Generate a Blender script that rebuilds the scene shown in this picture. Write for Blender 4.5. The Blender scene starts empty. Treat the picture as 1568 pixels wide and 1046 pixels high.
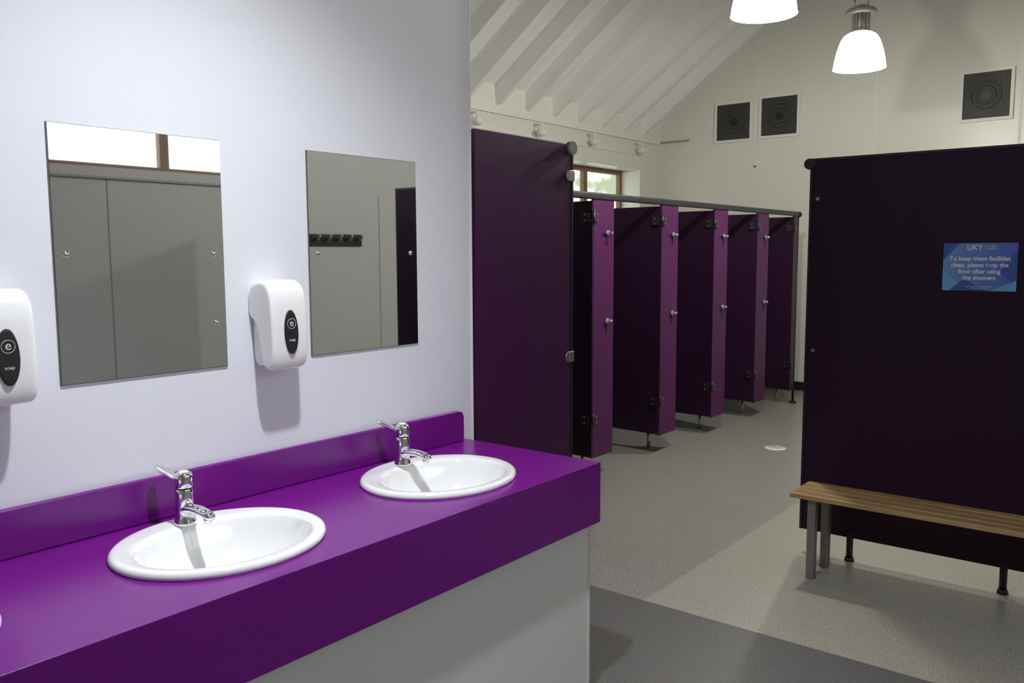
import bpy, bmesh, math
from mathutils import Vector, Matrix
scene=bpy.context.scene
R=math.radians
# ------------------------------------------------------------ materials
def mat(name,col,rough=.5,metal=0,noise=0,nscale=40,bump=0,bscale=200,spec=.5,coat=0,emit=None,estr=0,speck=None,speckscale=300,dark=.6):
    m=bpy.data.materials.new(name); m.use_nodes=True
    nt=m.node_tree; b=nt.nodes['Principled BSDF']
    b.inputs['Roughness'].default_value=rough; b.inputs['Metallic'].default_value=metal
    b.inputs['Specular IOR Level'].default_value=spec; b.inputs['Coat Weight'].default_value=coat
    c=(*col,1)
    b.inputs['Base Color'].default_value=c
    geo=nt.nodes.new('ShaderNodeNewGeometry')
    last=None
    if noise>0:
        n=nt.nodes.new('ShaderNodeTexNoise'); n.inputs['Scale'].default_value=nscale; n.inputs['Detail'].default_value=4
        nt.links.new(geo.outputs['Position'],n.inputs['Vector'])
        r=nt.nodes.new('ShaderNodeMix'); r.data_type='RGBA'
        r.inputs[6].default_value=(*[x*(1-noise) for x in col],1); r.inputs[7].default_value=(*[min(1,x*(1+noise)) for x in col],1)
        nt.links.new(n.outputs['Fac'],r.inputs[0]); last=r.outputs[2]
    if speck:
        for (sc,spc,lo,hi) in ((speckscale,speck,.55,.64),(speckscale*.8,tuple(x*dark for x in col),.57,.65)):
            n=nt.nodes.new('ShaderNodeTexNoise'); n.inputs['Scale'].default_value=sc; n.inputs['Detail'].default_value=1
            nt.links.new(geo.outputs['Position'],n.inputs['Vector'])
            rp=nt.nodes.new('ShaderNodeValToRGB'); rp.color_ramp.elements[0].position=lo; rp.color_ramp.elements[1].position=hi
            nt.links.new(n.outputs['Fac'],rp.inputs['Fac'])
            r=nt.nodes.new('ShaderNodeMix'); r.data_type='RGBA'; r.inputs[7].default_value=(*spc,1)
            if last: nt.links.new(last,r.inputs[6])
            else: r.inputs[6].default_value=c
            nt.links.new(rp.outputs['Color'],r.inputs[0]); last=r.outputs[2]
    if last: nt.links.new(last,b.inputs['Base Color'])
    if bump>0:
        n=nt.nodes.new('ShaderNodeTexNoise'); n.inputs['Scale'].default_value=bscale
        nt.links.new(geo.outputs['Position'],n.inputs['Vector'])
        bp=nt.nodes.new('ShaderNodeBump'); bp.inputs['Strength'].default_value=bump; bp.inputs['Distance'].default_value=.002
        nt.links.new(n.outputs['Fac'],bp.inputs['Height']); nt.links.new(bp.outputs['Normal'],b.inputs['Normal'])
    if emit:
        b.inputs['Emission Color'].default_value=(*emit,1); b.inputs['Emission Strength'].default_value=estr
    return m
M={}
M['wall_lam']=mat('white_laminate',(.78,.79,.84),.35,noise=.02,nscale=3)
M['wall']=mat('cream_wall',(.77,.765,.69),.34,noise=.03,nscale=2)
M['wall_grey']=mat('grey_wall_panel',(.56,.565,.57),.45,noise=.03,nscale=2)
M['roof']=mat('roof_paint',(.86,.86,.84),.6,noise=.03,nscale=4)
M['trim']=mat('trim_paint',(.80,.795,.75),.5,noise=.02)
M['joint']=mat('joint_strip',(.36,.36,.35),.5,noise=.03)
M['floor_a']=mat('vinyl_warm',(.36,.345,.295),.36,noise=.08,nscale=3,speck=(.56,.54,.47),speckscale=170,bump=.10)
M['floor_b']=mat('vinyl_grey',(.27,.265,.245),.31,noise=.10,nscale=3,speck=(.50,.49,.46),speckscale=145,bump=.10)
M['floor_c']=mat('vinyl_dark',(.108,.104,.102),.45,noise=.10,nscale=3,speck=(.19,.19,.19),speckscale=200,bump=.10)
M['counter']=mat('purple_laminate',(.165,.005,.220),.27,noise=.03,nscale=2,bump=.02,bscale=400)
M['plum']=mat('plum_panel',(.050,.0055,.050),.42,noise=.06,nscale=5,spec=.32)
M['plum_shade']=mat('plum_panel_shaded',(.021,.0045,.023),.5,noise=.06,nscale=5,spec=.25)  # darker copy of plum: shade on faces getting less light, put into the colour
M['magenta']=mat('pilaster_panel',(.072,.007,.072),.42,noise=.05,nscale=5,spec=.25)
M['black']=mat('black_plastic',(.012,.012,.014),.4,noise=.05)
M['chrome']=mat('chrome',(.82,.82,.84),.10,1,noise=.01)
M['steel']=mat('brushed_steel',(.45,.45,.45),.35,.9,noise=.05)
M['legs']=mat('grey_powder_coat',(.22,.21,.20),.45,.3,noise=.04)
M['ceramic']=mat('white_ceramic',(.88,.88,.88),.08,noise=.01,coat=.5)
M['plastic']=mat('white_plastic',(.84,.84,.83),.22,noise=.01)
M['mirror']=mat('mirror_glass',(.78,.79,.78),.015,1,noise=.005)
M['edge']=mat('mirror_edge',(.22,.24,.23),.25,.6,noise=.02)
M['frame']=mat('window_wood',(.20,.11,.05),.45,noise=.25,nscale=15)
M['under']=mat('vanity_panel',(.88,.865,.83),.4,noise=.02,nscale=3)
M['signw']=mat('sign_white',(.85,.88,.92),.5,noise=.01)
M['logo']=mat('logo_white',(.7,.7,.7),.5,noise=.01)
def wood():
    m=bpy.data.materials.new('bench_wood'); m.use_nodes=True; nt=m.node_tree; b=nt.nodes['Principled BSDF']
    g=nt.nodes.new('ShaderNodeNewGeometry'); mp=nt.nodes.new('ShaderNodeMapping'); mp.inputs['Scale'].default_value=(2.5,45,45)
    n=nt.nodes.new('ShaderNodeTexNoise'); n.inputs['Scale'].default_value=1; n.inputs['Detail'].default_value=6; n.inputs['Distortion'].default_value=.6
    rp=nt.nodes.new('ShaderNodeValToRGB'); rp.color_ramp.elements[0].color=(.28,.16,.055,1); rp.color_ramp.elements[1].color=(.52,.36,.16,1)
    rp.color_ramp.elements[0].position=.3; rp.color_ramp.elements[1].position=.7
    nt.links.new(g.outputs['Position'],mp.inputs['Vector']); nt.links.new(mp.outputs['Vector'],n.inputs['Vector'])
    nt.links.new(n.outputs['Fac'],rp.inputs['Fac']); nt.links.new(rp.outputs['Color'],b.inputs['Base Color'])
    b.inputs['Roughness'].default_value=.35
    return m
M['wood']=wood()
def glassm():
    m=bpy.data.materials.new('window_glass'); m.use_nodes=True; nt=m.node_tree
    for n in list(nt.nodes):
        if n.type!='OUTPUT_MATERIAL': nt.nodes.remove(n)
    o=[n for n in nt.nodes if n.type=='OUTPUT_MATERIAL'][0]
    t=nt.nodes.new('ShaderNodeBsdfTransparent'); g=nt.nodes.new('ShaderNodeBsdfGlossy'); g.inputs['Roughness'].default_value=.02
    mx=nt.nodes.new('ShaderNodeMixShader'); mx.inputs[0].default_value=.06
    nt.links.new(t.outputs[0],mx.inputs[1]); nt.links.new(g.outputs[0],mx.inputs[2]); nt.links.new(mx.outputs[0],o.inputs['Surface'])
    return m
M['glass']=glassm()
M['dome']=mat('lamp_dome_glow',(.9,.9,.86),.3,emit=(1,.97,.91),estr=7)
def ventm():
    m=mat('vent_mesh',(.03,.03,.03),.6)
    nt=m.node_tree; b=nt.nodes['Principled BSDF']
    g=nt.nodes.new('ShaderNodeNewGeometry'); s=nt.nodes.new('ShaderNodeSeparateXYZ'); nt.links.new(g.outputs['Position'],s.inputs[0])
    outs=[]
    for k in ('X','Z'):
        a=nt.nodes.new('ShaderNodeMath'); a.operation='MULTIPLY'; a.inputs[1].default_value=2*math.pi/.02
        nt.links.new(s.outputs[k],a.inputs[0]); c=nt.nodes.new('ShaderNodeMath'); c.operation='SINE'; nt.links.new(a.outputs[0],c.inputs[0]); outs.append(c)
    mx=nt.nodes.new('ShaderNodeMath'); mx.operation='MAXIMUM'; nt.links.new(outs[0].outputs[0],mx.inputs[0]); nt.links.new(outs[1].outputs[0],mx.inputs[1])
    rp=nt.nodes.new('ShaderNodeValToRGB'); rp.color_ramp.elements[0].position=.6; rp.color_ramp.elements[0].color=(.012,.011,.01,1); rp.color_ramp.elements[1].position=.95; rp.color_ramp.elements[1].color=(.10,.093,.078,1)
    nt.links.new(mx.outputs[0],rp.inputs['Fac']); nt.links.new(rp.outputs['Color'],b.inputs['Base Color'])
    return m
M['vent']=ventm()
def signm():
    m=mat('sign_blue',(.02,.15,.5),.35); nt=m.node_tree; b=nt.nodes['Principled BSDF']
    g=nt.nodes.new('ShaderNodeNewGeometry'); s=nt.nodes.new('ShaderNodeSeparateXYZ'); nt.links.new(g.outputs['Position'],s.inputs[0])
    mr=nt.nodes.new('ShaderNodeMapRange'); mr.inputs[1].default_value=1.29; mr.inputs[2].default_value=1.61
    nt.links.new(s.outputs['X'],mr.inputs[0])
    rp=nt.nodes.new('ShaderNodeValToRGB'); rp.color_ramp.elements[0].color=(.15,.35,.70,1); rp.color_ramp.elements[1].color=(.09,.14,.56,1)
    nt.links.new(mr.outputs[0],rp.inputs['Fac']); nt.links.new(rp.outputs['Color'],b.inputs['Base Color']); return m
M['sign']=signm()
M['sign2']=mat('sign_facet',(.05,.11,.42),.35,noise=.1,nscale=10)
M['sign3']=mat('sign_facet_light',(.16,.45,.74),.35,noise=.1,nscale=10)
# ------------------------------------------------------------ helpers
def obj(name,me,m=None,loc=(0,0,0),smooth=False):
    o=bpy.data.objects.new(name,me); scene.collection.objects.link(o); o.location=loc
    if m: me.materials.append(M[m])
    if smooth:
        for p in me.polygons: p.use_smooth=True
    return o
def bev(o,w,seg=2):
    b=o.modifiers.new('bevel','BEVEL'); b.width=w; b.segments=seg; b.limit_method='ANGLE'; b.angle_limit=R(40)
    for p in o.data.polygons: p.use_smooth=True
    o.modifiers.new('wn','WEIGHTED_NORMAL')
    return o
def boxes(name,bl,m,bevel=0,seg=2):
    mn=[min(b[i] for b in bl) for i in range(3)]; mx=[max(b[i+3] for b in bl) for i in range(3)]
    c=[(mn[i]+mx[i])/2 for i in range(3)]
    v=[];f=[]
    for b in bl:
        k=len(v)
        for (x,y,z) in [(b[0],b[1],b[2]),(b[3],b[1],b[2]),(b[3],b[4],b[2]),(b[0],b[4],b[2]),(b[0],b[1],b[5]),(b[3],b[1],b[5]),(b[3],b[4],b[5]),(b[0],b[4],b[5])]:
            v.append((x-c[0],y-c[1],z-c[2]))
        f+=[tuple(k+i for i in q) for q in [(0,3,2,1),(4,5,6,7),(0,1,5,4),(1,2,6,5),(2,3,7,6),(3,0,4,7)]]
    me=bpy.data.meshes.new(name); me.from_pydata(v,[],f); me.update()
    o=obj(name,me,m,c)
    if bevel: bev(o,bevel,seg)
    return o
def box(name,a,b,m,bevel=0,seg=2): return boxes(name,[(*a,*b)],m,bevel,seg)
def cyl(name,p0,p1,r,m,n=24,r2=None):
    p0=Vector(p0);p1=Vector(p1); d=p1-p0
    me=bpy.data.meshes.new(name); bm=bmesh.new()
    bmesh.ops.create_cone(bm,cap_ends=True,segments=n,radius1=r,radius2=r if r2 is None else r2,depth=d.length)
    bmesh.ops.transform(bm,matrix=Vector((0,0,1)).rotation_difference(d).to_matrix().to_4x4(),verts=bm.verts)
    bm.to_mesh(me); bm.free()
    o=obj(name,me,m,(p0+p1)/2)
    for p in me.polygons: p.use_smooth=len(p.vertices)==4
    return o
def sph(name,c,r,m,s=(1,1,1)):
    me=bpy.data.meshes.new(name); bm=bmesh.new(); bmesh.ops.create_uvsphere(bm,u_segments=24,v_segments=14,radius=r)
    bmesh.ops.scale(bm,vec=s,verts=bm.verts); bm.to_mesh(me); bm.free()
    return obj(name,me,m,c,True)
def lathe(name,prof,m,loc,n=40):
    v=[];f=[]
    for (r,z) in prof:
        for i in range(n):
            a=2*math.pi*i/n; v.append((r*math.cos(a),r*math.sin(a),z))
    for k in range(len(prof)-1):
        for i in range(n):
            j=(i+1)%n; f.append((k*n+i,k*n+j,(k+1)*n+j,(k+1)*n+i))
    me=bpy.data.meshes.new(name); me.from_pydata(v,[],f); me.update()
    return obj(name,me,m,loc,True)
def tube(name,pts,rads,m,n=16,flat=1.0):
    v=[];f=[]; P=[Vector(p) for p in pts]
    for k,p in enumerate(P):
        t=(P[min(k+1,len(P)-1)]-P[max(k-1,0)]).normalized()
        side=t.cross(Vector((0,0,1)))
        if side.length<1e-3: side=Vector((0,1,0))
        side.normalize(); up=side.cross(t).normalized()
        for i in range(n):
            a=2*math.pi*i/n; q=p+side*math.cos(a)*rads[k]+up*math.sin(a)*rads[k]*flat; v.append(q)
    for k in range(len(P)-1):
        for i in range(n):
            j=(i+1)%n; f.append((k*n+i,k*n+j,(k+1)*n+j,(k+1)*n+i))
    f.append(tuple(range(n))); f.append(tuple((len(P)-1)*n+i for i in range(n)))
    me=bpy.data.meshes.new(name); me.from_pydata([tuple(x) for x in v],[],f); me.update()
    bm=bmesh.new(); bm.from_mesh(me); bmesh.ops.recalc_face_normals(bm,faces=bm.faces); bm.to_mesh(me); bm.free()
    return obj(name,me,m,(0,0,0),True)
def prism(name,poly,axis,a,b,m):
    n=len(poly)
    if axis=='y': v=[(p[0],a,p[1]) for p in poly]+[(p[0],b,p[1]) for p in poly]
    else: v=[(p[0],p[1],a) for p in poly]+[(p[0],p[1],b) for p in poly]
    f=[tuple(range(n)),tuple(range(2*n-1,n-1,-1))]+[(i,(i+1)%n,n+(i+1)%n,n+i) for i in range(n)]
    me=bpy.data.meshes.new(name); me.from_pydata(v,[],f); me.update()
    bm=bmesh.new(); bm.from_mesh(me); bmesh.ops.recalc_face_normals(bm,faces=bm.faces); bm.to_mesh(me); bm.free()
    return obj(name,me,m)
def group(name,loc,parts):
    e=bpy.data.objects.new(name,None); scene.collection.objects.link(e); e.location=loc; e.empty_display_size=.1
    for p in parts:
        p.parent=e; p.matrix_parent_inverse=Matrix.Translation(-Vector(loc))
    return e
def text(name,s,loc,size,m,rot=(R(90),0,0),align='CENTER',bold=0):
    c=bpy.data.curves.new(name,'FONT'); c.body=s; c.size=size; c.align_x=align; c.align_y='CENTER'; c.extrude=.0004; c.offset=bold
    o=bpy.data.objects.new(name,c); scene.collection.objects.link(o); o.location=loc; o.rotation_euler=rot; c.materials.append(M[m]); return o

# ------------------------------------------------------------ room shell
XW,XE,YB,YS=-3.2,3.5,9.85,-2.6
SL=.72; XR=.15; Z0=3.25
ZR=Z0+SL*(XR-XW)
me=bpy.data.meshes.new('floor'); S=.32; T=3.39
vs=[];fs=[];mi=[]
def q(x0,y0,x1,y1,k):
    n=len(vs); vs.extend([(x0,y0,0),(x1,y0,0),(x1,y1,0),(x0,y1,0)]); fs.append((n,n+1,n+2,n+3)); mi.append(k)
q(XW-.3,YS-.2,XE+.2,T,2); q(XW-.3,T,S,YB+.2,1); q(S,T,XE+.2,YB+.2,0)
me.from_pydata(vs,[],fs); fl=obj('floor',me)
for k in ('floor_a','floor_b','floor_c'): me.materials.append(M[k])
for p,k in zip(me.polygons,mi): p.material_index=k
me.update()
wy0,wy1,wz0,wz1=7.0,9.37,1.85,2.63
boxes('wall_west',[(XW-.32,YS,0,XW,wy0,Z0+.1),(XW-.32,wy1,0,XW,YB,Z0+.1),(XW-.32,wy0,0,XW,wy1,wz0),(XW-.32,wy0,wz1,XW,wy1,Z0+.1)],'wall')
ey0,ey1,ez0,ez1=.3,3.95,2.2,2.85
boxes('wall_east',[(XE,YS,0,XE+.2,ey0,Z0+.1),(XE,ey1,0,XE+.2,YB,Z0+.1),(XE,ey0,0,XE+.2,ey1,ez0),(XE,ey0,ez1,XE+.2,ey1,Z0+.1)],'wall_grey')
gable=[(XW-.3,0),(XE+.2,0),(XE+.2,Z0+.05),(XR,ZR+.1),(XW-.3,Z0+.05)]
prism('wall_north',gable,'y',YB,YB+.15,'wall')
prism('wall_south',gable,'y',YS-.15,YS,'wall')
box('wall_partition',(-.10,YS,0),(0,2.55,Z0+SL*(3.1)-.02),'wall_lam')
box('trim_1',(-.105,2.55,0),(.004,2.556,5.4),'trim')
th=.06
prism('ceiling',[(XW-.35,Z0-SL*.35),(XR,ZR),(XE+.25,ZR-SL*(XE+.25-XR)),(XE+.25,ZR-SL*(XE+.25-XR)+th),(XR,ZR+th),(XW-.35,Z0-SL*.35+th)],'y',YS-.2,YB+.2,'roof')
def rafters():
    v=[];f=[]
    y=YB-.42
    D=.21
    while y>YS+.1:
        for sgn,x0,x1 in ((1,XW,XR),(-1,XE,XR)):
            za=ZR-SL*abs(x0-XR); zb=ZR
            P=[(x0,za-D),(x0,za),(x1,zb),(x1,zb-D)]
            k=len(v)
            for yy in (y-.024,y+.024):
                for p in P: v.append((p[0],yy,p[1]))
            f.extend([(k,k+1,k+2,k+3),(k+4,k+7,k+6,k+5),(k,k+3,k+7,k+4),(k+1,k+5,k+6,k+2),(k,k+4,k+5,k+1),(k+3,k+2,k+6,k+7)])
        y-=.47
    me=bpy.data.meshes.new('roof_rafters'); me.from_pydata(v,[],f); me.update()
    bm=bmesh.new(); bm.from_mesh(me); bmesh.ops.recalc_face_normals(bm,faces=bm.faces); bm.to_mesh(me); bm.free()
    return obj('roof_rafters',me,'roof')
rafters()
box('ridge_beam',(XR-.025,YS,ZR-.3),(XR+.025,YB,ZR-.02),'roof')
boxes('trim_2',[(XW,YS,2.97,XW+.03,YB,3.05),(XW,YS,2.80,XW+.012,YB,2.815)],'trim')
boxes('trim_3',[(XE-.03,YS,2.97,XE,YB,3.05)],'trim')
def zr(x): return ZR-SL*abs(x-XR)-.02
jl=[]
for x in (-1.92,-.56,.80,2.16):
    jl.append((x-.012,YB-.006,0,x+.012,YB,zr(x)))
jl.append((XW,YB-.006,2.615,XE,YB,2.633))
boxes('trim_4',jl,'trim')
boxes('trim_5',[(XE-.004,y-.003,0,XE,y+.003,2.12) for y in (.40,1.62,2.84,5.28,6.5)]+[(XE-.03,YS,2.12,XE,4.2,2.135)],'joint')
box('trim_6',(XW,YB-.03,2.985),(XW+.42,YB,3.01),'joint')
boxes('baseboard_north',[(XW,YB-.012,0,XE,YB,.1)],'black')
boxes('baseboard_west',[(XW,YS,0,XW+.012,YB-.012,.1)],'black')
boxes('baseboard_east',[(XE-.012,YS,0,XE,YB-.012,.1)],'joint')
def window(name,x,y0,y1,z0,z1,mull,d=.05,w=.055,mw=.04):
    bl=[(x,y0,z0,x+d,y1,z0+w),(x,y0,z1-w,x+d,y1,z1),(x,y0,z0+w,x+d,y0+w,z1-w),(x,y1-w,z0+w,x+d,y1,z1-w)]
    for m_ in mull: bl.append((x,m_-mw,z0+w,x+d,m_+mw,z1-w))
    f=boxes('frame',bl,'frame'); g=box('pane',(x+d/2-.003,y0+w,z0+w),(x+d/2+.003,y1-w,z1-w),'glass')
    return group(name,(x,(y0+y1)/2,(z0+z1)/2),[f,g])
window('window_1',XW-.31,wy0,wy1,wz0,wz1,[7.75,8.55])
window('window_2',XE+.12,ey0,ey1,ez0,ez1,[1.0,2.15,3.33],w=.035,mw=.035)
for (x0,x1,z0,z1) in ((-2.405,-1.985,2.955,3.375),(-1.845,-1.42,2.965,3.395),(.286,.71,2.945,3.395)):
    fr=boxes('surround',[(x0-.03,YB-.03,z0-.03,x1+.03,YB,z0),(x0-.03,YB-.03,z1,x1+.03,YB,z1+.03),(x0-.03,YB-.03,z0,x0,YB,z1),(x1,YB-.03,z0,x1+.03,YB,z1)],'trim')
    g=box('mesh_grille',(x0,YB-.018,z0),(x1,YB-.001,z1),'vent')
    cx,cz=(x0+x1)/2,(z0+z1)/2
    hub=cyl('fan_hub',(cx,YB-.028,cz),(cx,YB-.018,cz),.045,'black')
    rim=[]
    for rr in (.09,.135):
        t=tube('guard_ring',[(cx+rr*math.cos(a*math.pi/16),YB-.021,cz+rr*math.sin(a*math.pi/16)) for a in range(33)],[.003]*33,'black',6); rim.append(t)
    group('wall_fan_vent',(cx,YB,cz),[fr,g,hub]+rim)
for y in (5.2,6.19,7.2,8.19,9.23):
    a=cyl('bracket',(XW+.012,y,2.93),(XW+.10,y,2.93),.012,'trim',12)
    b=cyl('stem',(XW+.10,y,2.95),(XW+.10,y,2.87),.012,'trim',12)
    c=sph('head',(XW+.10,y,2.845),.05,'trim',(1,1,.8))
    group('eaves_spotlight',(XW+.1,y,2.9),[a,b,c])
# ------------------------------------------------------------ pendant lamps
def lamp(x,y,z,power,spot=None):
    top=ZR-SL*abs(x-XR)-.2
    prof=[(.055,.262),(.09,.258),(.118,.240),(.140,.205),(.157,.16),(.172,.105),(.183,.05),(.188,.012),(.192,0),(.184,0),(.178,.012),(.162,.105),(.13,.20),(.06,.25)]
    d=lathe('glass_dome',prof,'dome',(x,y,z))
    col=lathe('collar',[(0,.280),(.068,.280),(.068,.255),(.0,.255)],'legs',(x,y,z))
    fins=[cyl('gear_housing',(x,y,z+.27),(x,y,z+.40),.045,'legs')]
    for i in range(14):
        a=2*math.pi*i/14
        o=box('fin',(-.012,-.003,-.06),(.012,.003,.06),'legs'); o.location=(x+.055*math.cos(a),y+.055*math.sin(a),z+.34); o.rotation_euler=(0,0,a); fins.append(o)
    cap=lathe('cap',[(0,.47),(.03,.465),(.06,.45),(.10,.435),(.115,.415),(.115,.40),(0,.40)],'legs',(x,y,z))
    brk=tube('hanger',[(x-.05,y,z+.45),(x-.05,y,z+.51),(x,y,z+.535),(x+.05,y,z+.51),(x+.05,y,z+.45)],[.006]*5,'legs',8)
    rod=cyl('rod',(x,y,z+.51),(x,y,top),.006,'legs',10)
    bulb=sph('bulb',(x,y,z+.12),.05,'dome')
    group('pendant_lamp',(x,y,z),[d,col,cap,brk,rod,bulb]+fins)
    if spot:
        l=bpy.data.lights.new('lamp_light','SPOT'); l.spot_size=R(spot); l.spot_blend=1
    else: l=bpy.data.lights.new('lamp_light','POINT')
    l.energy=power[0]; l.color=power[1]; l.shadow_soft_size=.045
    lo=bpy.data.objects.new('lamp_light',l); scene.collection.objects.link(lo); lo.location=(x,y,z-.05)
lamp(.17,4.98,3.0,(92,(1,.97,.88)))
lamp(.15,6.87,3.0,(92,(1,.97,.88)))
lamp(1.00,1.25,3.15,(185,(.91,.95,1)),128)
# ------------------------------------------------------------ vanity
ZC=.88; XF=.637; YE=2.515; XB=.001
SX,A,B=.330,.240,.275
sinks=[.39,1.20,2.01]
ct=box('countertop',(XB,-1.4,.664),(XF,YE,ZC),'counter')
for y in sinks:
    me=bpy.data.meshes.new('cut'); bm=bmesh.new(); bmesh.ops.create_cone(bm,cap_ends=True,segments=64,radius1=1,radius2=1,depth=.5)
    bmesh.ops.scale(bm,vec=(A-.012,B-.012,1),verts=bm.verts); bm.to_mesh(me); bm.free()
    c=obj('cut',me,None,(SX,y,.8))
    md=ct.modifiers.new('b','BOOLEAN'); md.operation='DIFFERENCE'; md.object=c; md.solver='EXACT'
    bpy.context.view_layer.update()
    dg=bpy.context.evaluated_depsgraph_get(); nm=bpy.data.meshes.new_from_object(ct.evaluated_get(dg))
    ct.modifiers.clear(); ct.data=nm
    bpy.data.objects.remove(c)
bv=ct.modifiers.new('bevel','BEVEL'); bv.width=.014; bv.segments=5; bv.limit_method='ANGLE'; bv.angle_limit=R(60)
zt=1.004; ys=2.48; r=.03
poly=[(-1.4,ZC),(ys,ZC)]+[(ys-r+r*math.cos(a),zt-r+r*math.sin(a)) for a in [i*math.pi/2/8 for i in range(9)]]+[(-1.4,zt)]
n=len(poly); v=[(XB,p[0],p[1]) for p in poly]+[(.022,p[0],p[1]) for p in poly]
f=[tuple(range(n)),tuple(range(2*n-1,n-1,-1))]+[(i,(i+1)%n,n+(i+1)%n,n+i) for i in range(n)]
me=bpy.data.meshes.new('backsplash'); me.from_pydata(v,[],f); bm=bmesh.new(); bm.from_mesh(me); bmesh.ops.recalc_face_normals(bm,faces=bm.faces); bm.to_mesh(me); bm.free()
bs=obj('backsplash',me,'counter'); bev(bs,.006,3)
up=boxes('front_panel',[(.575,-1.4,0,.595,2.506,.668)],'under')
ep=boxes('end_panel',[(XB,2.486,0,.575,2.506,.668)],'under')
ft=boxes('edge_trim',[(.573,2.498,0,.598,2.509,.664)],'trim')
group('vanity_counter',(.3,.5,.88),[ct,bs,up,ep,ft])
def basin(y):
    N=72
    ring=[(A*.985,B*.985,0,0),(A,B,0,.004),(A,B,0,.010),(A*.985,B*.987,0,.017),(A*.95,B*.955,0,.020),(A*.90,B*.915,.003,.0195),
          (.190,.232,.016,.018),(.182,.226,.020,.014),(.176,.221,.022,.004),(.168,.213,.023,-.02),(.155,.197,.024,-.055),(.130,.168,.024,-.09),(.09,.12,.022,-.118),(.05,.06,.018,-.130),(.024,.024,.015,-.134)]
    v=[];f=[]
    for (a,b,xo,z) in ring:
        for i in range(N):
            t=2*math.pi*i/N; v.append((a*math.cos(t)+xo,b*math.sin(t),z))
    for k in range(len(ring)-1):
        for i in range(N):
            j=(i+1)%N; f.append((k*N+i,k*N+j,(k+1)*N+j,(k+1)*N+i))
    me=bpy.data.meshes.new('bowl'); me.from_pydata(v,[],f); me.update()
    o=obj('bowl',me,'ceramic',(SX,y,ZC),True); ss=o.modifiers.new('s','SUBSURF'); ss.levels=1; ss.render_levels=2
    dr=lathe('waste',[(0,.004),(.018,.003),(.026,.001),(.026,-.006),(0,-.006)],'chrome',(SX+.015,y,ZC-.132))
    group('wash_basin',(SX,y,ZC),[o,dr])
for y in sinks: basin(y)
def tap(y):
    x=.158; z=ZC+.0195
    p=[]
    b=lathe('body',[(0,0),(.029,0),(.0295,.003),(.028,.008),(.0255,.018),(.0245,.035),(.0242,.060),(.0240,.085),(.0225,.094),(.0215,.096)],'chrome',(x,y,z),48); p.append(b)
    s=tube('spout',[(x+.005,y,z+.040),(x+.028,y,z+.046),(x+.050,y,z+.049),(x+.075,y,z+.049),(x+.100,y,z+.046),(x+.118,y,z+.041),(x+.127,y,z+.036)],[.021,.0205,.0195,.0185,.0175,.0155,.011],'chrome',24,.60); p.append(s)
    p.append(cyl('aerator',(x+.110,y,z+.038),(x+.110,y,z+.022),.011,'chrome'))
    p.append(lathe('handle_cap',[(.0205,.094),(.0205,.099),(.0235,.100),(.0240,.103),(.0238,.126),(.0225,.134),(.0185,.139),(.010,.1415),(0,.142)],'chrome',(x,y,z),48))
    p.append(lathe('handle_top_disc',[(.0125,.1405),(.0115,.1435),(0,.144)],'plastic',(x,y,z)))
    l=tube('lever',[(x-.012,y,z+.118),(x-.034,y-.004,z+.121),(x-.056,y-.008,z+.127),(x-.080,y-.013,z+.135),(x-.098,y-.016,z+.141),(x-.106,y-.0175,z+.1435)],[.0170,.0140,.0135,.0150,.0140,.0075],'chrome',20,.42); p.append(l)
    group('basin_tap',(x,y,z),p)
for y in sinks: tap(y)
for (y0,y1,sc) in ((.965,1.447,[(.995,1.62),(1.412,1.62),(1.412,1.42)]),(1.757,2.247,[(1.79,1.62),(2.213,1.62)]),(.173,.653,[])):
    b=box('backing',(.001,y0,1.287),(.004,y1,1.948),'edge')
    g=box('glass',(.004,y0+.002,1.289),(.0065,y1-.002,1.946),'mirror')
    ps=[b,g]
    for (sy,sz) in sc: ps.append(sph('screw_cap',(.0065,sy,sz),.0085,'chrome',(.6,1,1)))
    group('wall_mirror',(0,(y0+y1)/2,1.62),ps)
def loft(name,prof,secs,c,yc,z0,m):
    v=[];f=[];n=len(prof)
    for (yy,s) in secs:
        for (px,pz) in prof:
            X=px if px<.002 else c[0]+(px-c[0])*s
            v.append((X,yc+yy,z0+c[1]+(pz-c[1])*(1-(1-s)*.75)))
    for k in range(len(secs)-1):
        for i in range(n):
            j=(i+1)%n; f.append((k*n+i,k*n+j,(k+1)*n+j,(k+1)*n+i))
    f.append(tuple(range(n))); f.append(tuple((len(secs)-1)*n+i for i in range(n)))
    me=bpy.data.meshes.new(name); me.from_pydata(v,[],f); bm=bmesh.new(); bm.from_mesh(me); bmesh.ops.recalc_face_normals(bm,faces=bm.faces); bm.to_mesh(me); bm.free()
    o=obj(name,me,m,(0,0,0),True); ss=o.modifiers.new('s','SUBSURF'); ss.levels=2; ss.render_levels=2
    return o
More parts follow.
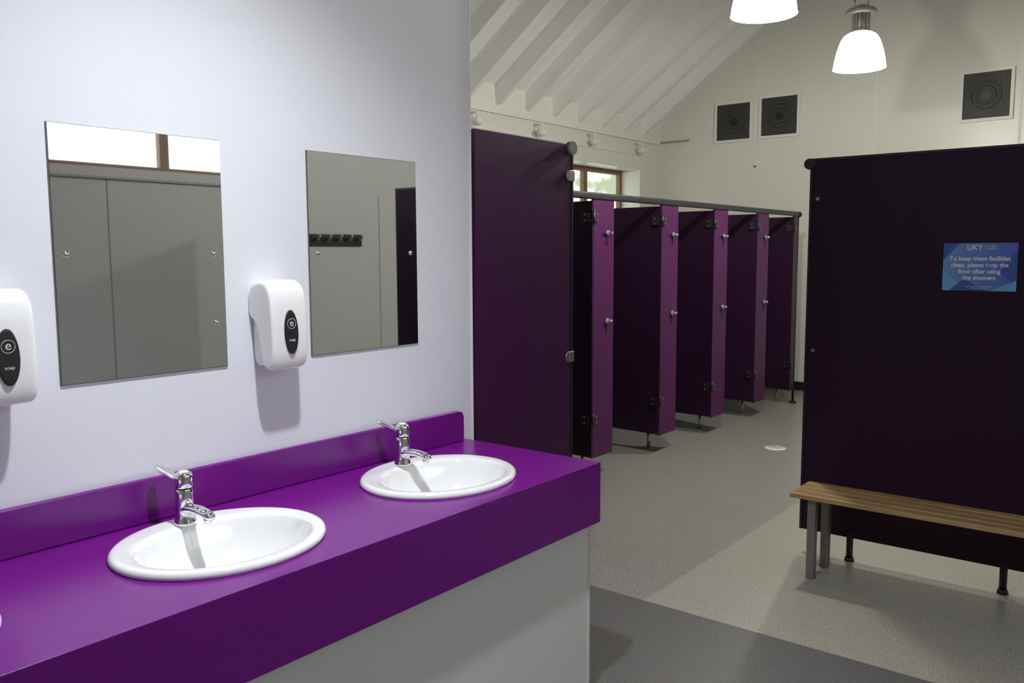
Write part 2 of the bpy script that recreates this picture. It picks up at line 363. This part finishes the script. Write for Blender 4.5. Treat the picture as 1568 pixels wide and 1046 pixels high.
def dispenser(yc):
    z0=1.268
    prof=[(.001,.17),(.001,.245),(.018,.266),(.06,.276),(.090,.268),(.108,.243),(.116,.20),(.120,.13),(.121,.06),(.116,.020),(.100,.002),(.080,.0),(.066,.012),(.058,.05),(.050,.10),(.035,.145),(.015,.160)]
    secs=[(-.066,.80),(-.0655,.88),(-.062,.95),(-.054,.99),(-.042,1.0),(.042,1.0),(.054,.99),(.062,.95),(.0655,.88),(.066,.80)]
    o=loft('cover',prof,secs,(.06,.138),yc,z0,'plastic')
    prof2=[(.001,.02),(.001,.20),(.02,.21),(.06,.20),(.09,.18),(.095,.10),(.09,.03),(.06,.012),(.02,.010)]
    secs2=[(-.052,.9),(-.051,.96),(-.046,1),(.046,1),(.051,.96),(.052,.9)]
    bk=loft('back_body',prof2,secs2,(.05,.10),yc,z0,'plastic')
    N=40; v=[];ring=[(1.0,-.002),(1.0,.004),(.93,.0055)]
    zc=z0+.117
    for (s,dx) in ring:
        for i in range(N):
            t=2*math.pi*i/N; yy=.025*s*math.cos(t); zz=.066*s*math.sin(t)
            v.append((.1185-zz*.045+dx,yc+yy,zc+zz))
    f=[]
    for k in range(2):
        for i in range(N):
            j=(i+1)%N; f.append((k*N+i,k*N+j,(k+1)*N+j,(k+1)*N+i))
    f.append(tuple(2*N+i for i in range(N)))
    me=bpy.data.meshes.new('level_window'); me.from_pydata(v,[],f); me.update(); w=obj('level_window',me,'black')
    e=text('emblem','e',(.1238,yc,zc+.027),.030,'logo',(R(90),0,R(90)))
    t=text('label','soap',(.1258,yc,zc-.024),.012,'logo',(R(90),0,R(90)))
    ring=tube('emblem_ring',[(.1235,yc+.0150*math.cos(a*math.pi/12),zc+.025+.0150*math.sin(a*math.pi/12)) for a in range(25)],[.0007]*25,'logo',6)
    noz=cyl('nozzle',(.085,yc,z0+.02),(.085,yc,z0-.004),.008,'plastic')
    group('soap_dispenser',(.06,yc,1.4),[o,bk,w,e,t,ring,noz])
dispenser(1.592); dispenser(.802)
# ------------------------------------------------------------ tall end panel next to the vanity
pn=box('panel',(-.022,2.58,.12),(0,3.25,2.105),'plum',.002)
ed=box('edge_strip',(-.024,3.25,.12),(.002,3.262,2.105),'black')
pp=[pn,ed]
pp.append(cyl('rail_cap',(.004,3.225,2.085),(.028,3.225,2.085),.030,'legs'))
for z in (1.965,1.14):
    pp.append(cyl('clamp_disc',(0,3.225,z),(.008,3.225,z),.024,'steel')); pp.append(box('clamp_plate',(0,3.225,z-.024),(.010,3.262,z+.024),'steel',.002))
for y in (2.75,3.15): 
    pp.append(cyl('foot_post',(-.011,y,.012),(-.011,y,.13),.016,'steel')); pp.append(cyl('foot',(-.011,y,0),(-.011,y,.015),.04,'steel'))
group('partition_panel',(0,2.9,1),pp)
# ------------------------------------------------------------ shower cubicles
X0=-1.05; GAP=.15; TOP=1.985
H=[5.04,6.02,6.96,7.90,8.84]; PW=.27; DW=.64
for i,h in enumerate(H):
    ps=[]
    last=i==len(H)-1
    pw=.11 if last else PW
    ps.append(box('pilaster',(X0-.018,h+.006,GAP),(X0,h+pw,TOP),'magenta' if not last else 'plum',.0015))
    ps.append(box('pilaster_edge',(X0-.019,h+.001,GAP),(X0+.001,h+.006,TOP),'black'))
    d=box('door',(-.019,-.011,0),(DW,.002,TOP-GAP-.02),'plum_shade',.0015)
    d.data.transform(Matrix.Translation((DW/2-.01+.0,0,0)))
    d.location=(X0-.015,h-.012,(GAP+TOP)/2); d.rotation_euler=(0,0,R(180-3))
    ps.append(d)
    for z in (1.86,.43):
        ps+=[cyl('hinge_barrel',(X0+.006,h-.004,z-.05),(X0+.006,h-.004,z+.05),.010,'black',12),
             box('hinge_plate',(X0,h+.008,z-.032),(X0+.010,h+.05,z+.032),'black',.003),
             box('hinge_plate_door',(X0-.075,h-.036,z-.032),(X0-.012,h-.022,z+.032),'black',.003)]
        for dz in (-.02,.02):
            ps.append(cyl('screw',(X0+.010,h+.032,z+dz),(X0+.014,h+.032,z+dz),.006,'steel',12))
            ps.append(cyl('screw',(X0-.045,h-.036,z+dz),(X0-.045,h-.040,z+dz),.006,'steel',12))
    if not last:
        ly=h+.18
        for z in (1.757,1.13):
            ps.append(cyl('latch_rose',(X0,ly,z),(X0+.012,ly,z),.020,'steel'))
            ps.append(box('latch_bar',(X0+.012,ly-.055,z-.007),(X0+.026,ly+.045,z+.007),'chrome',.003))
            ps.append(cyl('latch_knob',(X0+.012,ly,z),(X0+.045,ly,z),.009,'chrome'))
            ps.append(box('indicator_tab',(X0,ly-.010,z-.09),(X0+.005,ly+.004,z-.02),'black',.002))
    dy=h+(.13 if not last else .09)
    ps.append(box('divider',(XW+.004,dy-.009,GAP),(X0-.018,dy+.009,TOP-.01),'plum_shade'))
    for fx in (X0-.17,X0-1.6):
        ps.append(cyl('foot_post',(fx,dy,.008),(fx,dy,GAP+.01),.015,'steel')); 
        ps.append(lathe('foot',[(0,.012),(.03,.012),(.042,.008),(.045,0),(0,0)],'legs',(fx,dy,0)))
    group('shower_cubicle',(X0,h,1),ps)
ps=[box('pilaster',(X0-.018,4.06,GAP),(X0,4.38,TOP),'plum',.0015),box('divider',(XW+.004,4.10,GAP),(X0-.018,4.118,TOP),'plum_shade'),
    cyl('foot_post',(X0-.17,4.109,.01),(X0-.17,4.109,GAP),.014,'steel'),cyl('foot',(X0-.17,4.109,0),(X0-.17,4.109,.018),.045,'legs')]
group('cubicle_end_panel',(X0,4.2,1),ps)
rail=boxes('rail',[(X0-.026,4.05,TOP+.001,X0+.010,8.98,TOP+.048)],'black',.008)
rc=cyl('rail_cap',(X0-.008,8.97,TOP+.02),(X0-.008,9.0,TOP+.02),.030,'black')
endp=cyl('end_post',(X0-.009,8.968,0.02),(X0-.009,8.968,TOP),.012,'black',12)
endf=cyl('end_foot',(X0-.009,8.968,0),(X0-.009,8.968,.022),.04,'black')
group('cubicle_head_rail',(X0,6.5,TOP),[rail,rc,endp,endf])
# ------------------------------------------------------------ right partition
YP=4.5; PX0,PX1=.645,2.47; PT=2.09
ps=[box('panel',(PX0+.012,YP,.125),(PX1,YP+.02,PT),'plum_shade',.002),
    box('edge_strip',(PX0,YP-.003,.125),(PX0+.012,YP+.023,PT),'black'),
    box('top_strip',(PX0,YP-.003,PT-.004),(PX1,YP+.023,PT+.008),'black'),
    cyl('rail_cap',(PX0+.0,YP-.02,PT-.02),(PX0+.0,YP+.04,PT-.02),.028,'black')]
for z in (1.89,1.10): 
    ps.append(cyl('bolt_head',(PX0+.045,YP-.008,z),(PX0+.045,YP,z),.018,'black')); ps.append(cyl('bolt_pin',(PX0+.045,YP-.011,z),(PX0+.045,YP-.008,z),.008,'steel'))
for x in (.91,1.62,2.35):
    ps.append(cyl('foot_post',(x,YP+.01,.01),(x,YP+.01,.15),.017,'black')); ps.append(lathe('foot',[(0,.02),(.022,.018),(.026,.0),(0,0)],'black',(x,YP+.01,0)))
group('partition_screen',(1.5,YP,1),ps)
sx0,sx1,sz0,sz1=1.297,1.607,1.432,1.655; ys_=YP-.002
sg=box('board',(sx0,YP-.003,sz0),(sx1,YP-.0002,sz1),'sign',.001)
def facet(pts,m,k):
    me=bpy.data.meshes.new('facet'); me.from_pydata([(p[0],YP-.0032-k*.0002,p[1]) for p in pts],[],[tuple(range(len(pts)))]); return obj('facet',me,m)
fa=[facet([(sx0,sz0),(sx0+.10,sz0),(sx0,sz0+.10)],'sign3',1),facet([(sx0+.03,sz0),(sx0+.19,sz0),(sx0+.09,sz0+.055)],'sign2',2),
    facet([(sx1,sz0+.02),(sx1,sz1-.03),(sx1-.07,sz0+.09)],'sign2',1),facet([(sx1-.11,sz0),(sx1,sz0),(sx1,sz0+.05)],'sign3',2),facet([(sx0,sz1),(sx0+.07,sz1),(sx0,sz1-.08)],'sign2',1)]
tx=[]
cx=(sx0+sx1)/2; ty=YP-.0042
tx.append(text('logo_text','UKY',(cx-.022,ty,sz1-.022),.034,'signw',bold=.0006))
tx.append(box('logo_bar',(cx+.022,YP-.0042,sz1-.037),(cx+.0235,YP-.0035,sz1-.008),'signw'))
tx.append(text('logo_small','AVON\nTYRRELL',(cx+.05,ty,sz1-.022),.012,'signw'))
for k,l in enumerate(['To keep these facilities','clean, please mop the','floor after using','the showers']):
    tx.append(text('line',l,(cx,ty,sz1-.073-k*.030),.0275,'signw',bold=.0007))
tx.append(text('small','Thank you for your co-operation\nUKY youth charity',(cx,ty,sz0+.016),.0085,'signw'))
group('notice_sign',(cx,YP,1.54),[sg]+fa+tx)
# ------------------------------------------------------------ bench
bz=.43; bx0,bx1=.735,2.50
ps=[]
for k in range(4):
    y0=4.095+k*.071
    ps.append(box('slat',(bx0,y0,bz-.024),(bx1,y0+.062,bz),'wood',.004))
for x in (.835,1.95):
    ps.append(boxes('leg_frame',[(x-.02,4.125,0,x+.02,4.165,bz-.0245),(x-.02,4.33,0,x+.02,4.37,bz-.0245),(x-.02,4.165,bz-.064,x+.02,4.33,bz-.0245)],'legs',.003))
ps.append(box('stretcher',(.855,4.225,bz-.055),(1.93,4.255,bz-.03),'legs'))
group('changing_bench',(1.5,4.23,0),ps)
ps=[box('board',(XE-.02,4.5,1.68),(XE-.0005,5.06,1.78),'black',.004)]
for i in range(5):
    y=4.55+i*.115
    ps.append(tube('hook',[(XE-.02,y,1.74),(XE-.06,y,1.735),(XE-.08,y,1.75),(XE-.085,y,1.775)],[.01,.009,.009,.011],'steel',10))
group('coat_hook_rail',(XE,4.8,1.73),ps)
d=lathe('cover',[(0,.006),(.07,.006),(.085,.003),(.088,0),(0,0)],'plastic',(0,0,0)); d.location=(-.39,6.79,0)
sl=[box('slot',(-.39-.05+i*.02,6.75,.0055),(-.39-.044+i*.02,6.83,.0068),'legs') for i in range(6)]
group('floor_drain',(-.39,6.79,0),[d]+sl)
# ------------------------------------------------------------ world: bright overcast sky, trees towards the west
w=bpy.data.worlds.new('World'); scene.world=w; w.use_nodes=True; nt=w.node_tree
bg=nt.nodes['Background']; bg.inputs['Strength'].default_value=3.2
tc=nt.nodes.new('ShaderNodeTexCoord'); n=nt.nodes.new('ShaderNodeTexNoise'); n.inputs['Scale'].default_value=30; n.inputs['Detail'].default_value=5
rp=nt.nodes.new('ShaderNodeValToRGB'); rp.color_ramp.elements[0].position=.38; rp.color_ramp.elements[0].color=(.19,.22,.15,1); rp.color_ramp.elements[1].position=.54; rp.color_ramp.elements[1].color=(.55,.57,.55,1)
nt.links.new(tc.outputs['Generated'],n.inputs['Vector']); nt.links.new(n.outputs['Fac'],rp.inputs['Fac'])
sp=nt.nodes.new('ShaderNodeSeparateXYZ'); nt.links.new(tc.outputs['Generated'],sp.inputs[0])
mr=nt.nodes.new('ShaderNodeMapRange'); mr.inputs[1].default_value=-.1; mr.inputs[2].default_value=.1; nt.links.new(sp.outputs['X'],mr.inputs[0])
mx=nt.nodes.new('ShaderNodeMix'); mx.data_type='RGBA'; nt.links.new(mr.outputs[0],mx.inputs[0]); nt.links.new(rp.outputs['Color'],mx.inputs[6]); mx.inputs[7].default_value=(.88,.93,1,1)
nt.links.new(mx.outputs[2],bg.inputs['Color'])
# ------------------------------------------------------------ camera
th_=math.radians(38.6); p_=math.radians(5.94); roll=math.radians(-.25)
r=Vector((math.cos(th_),math.sin(th_),0)); f0=Vector((-math.sin(th_),math.cos(th_),0)); z=Vector((0,0,1))
fw=f0*math.cos(p_)-z*math.sin(p_); u=f0*math.sin(p_)+z*math.cos(p_)
r2=r*math.cos(roll)+u*math.sin(roll); u2=-r*math.sin(roll)+u*math.cos(roll)
cam=bpy.data.cameras.new('camera'); co=bpy.data.objects.new('camera',cam); scene.collection.objects.link(co)
mw=Matrix((( r2.x,u2.x,-fw.x,2.244),(r2.y,u2.y,-fw.y,0),(r2.z,u2.z,-fw.z,1.62),(0,0,0,1)))
co.matrix_world=mw; cam.sensor_width=36; cam.lens=1308/1568*36; cam.clip_start=.05
scene.camera=co
scene.view_settings.view_transform='Standard'; scene.view_settings.exposure=0
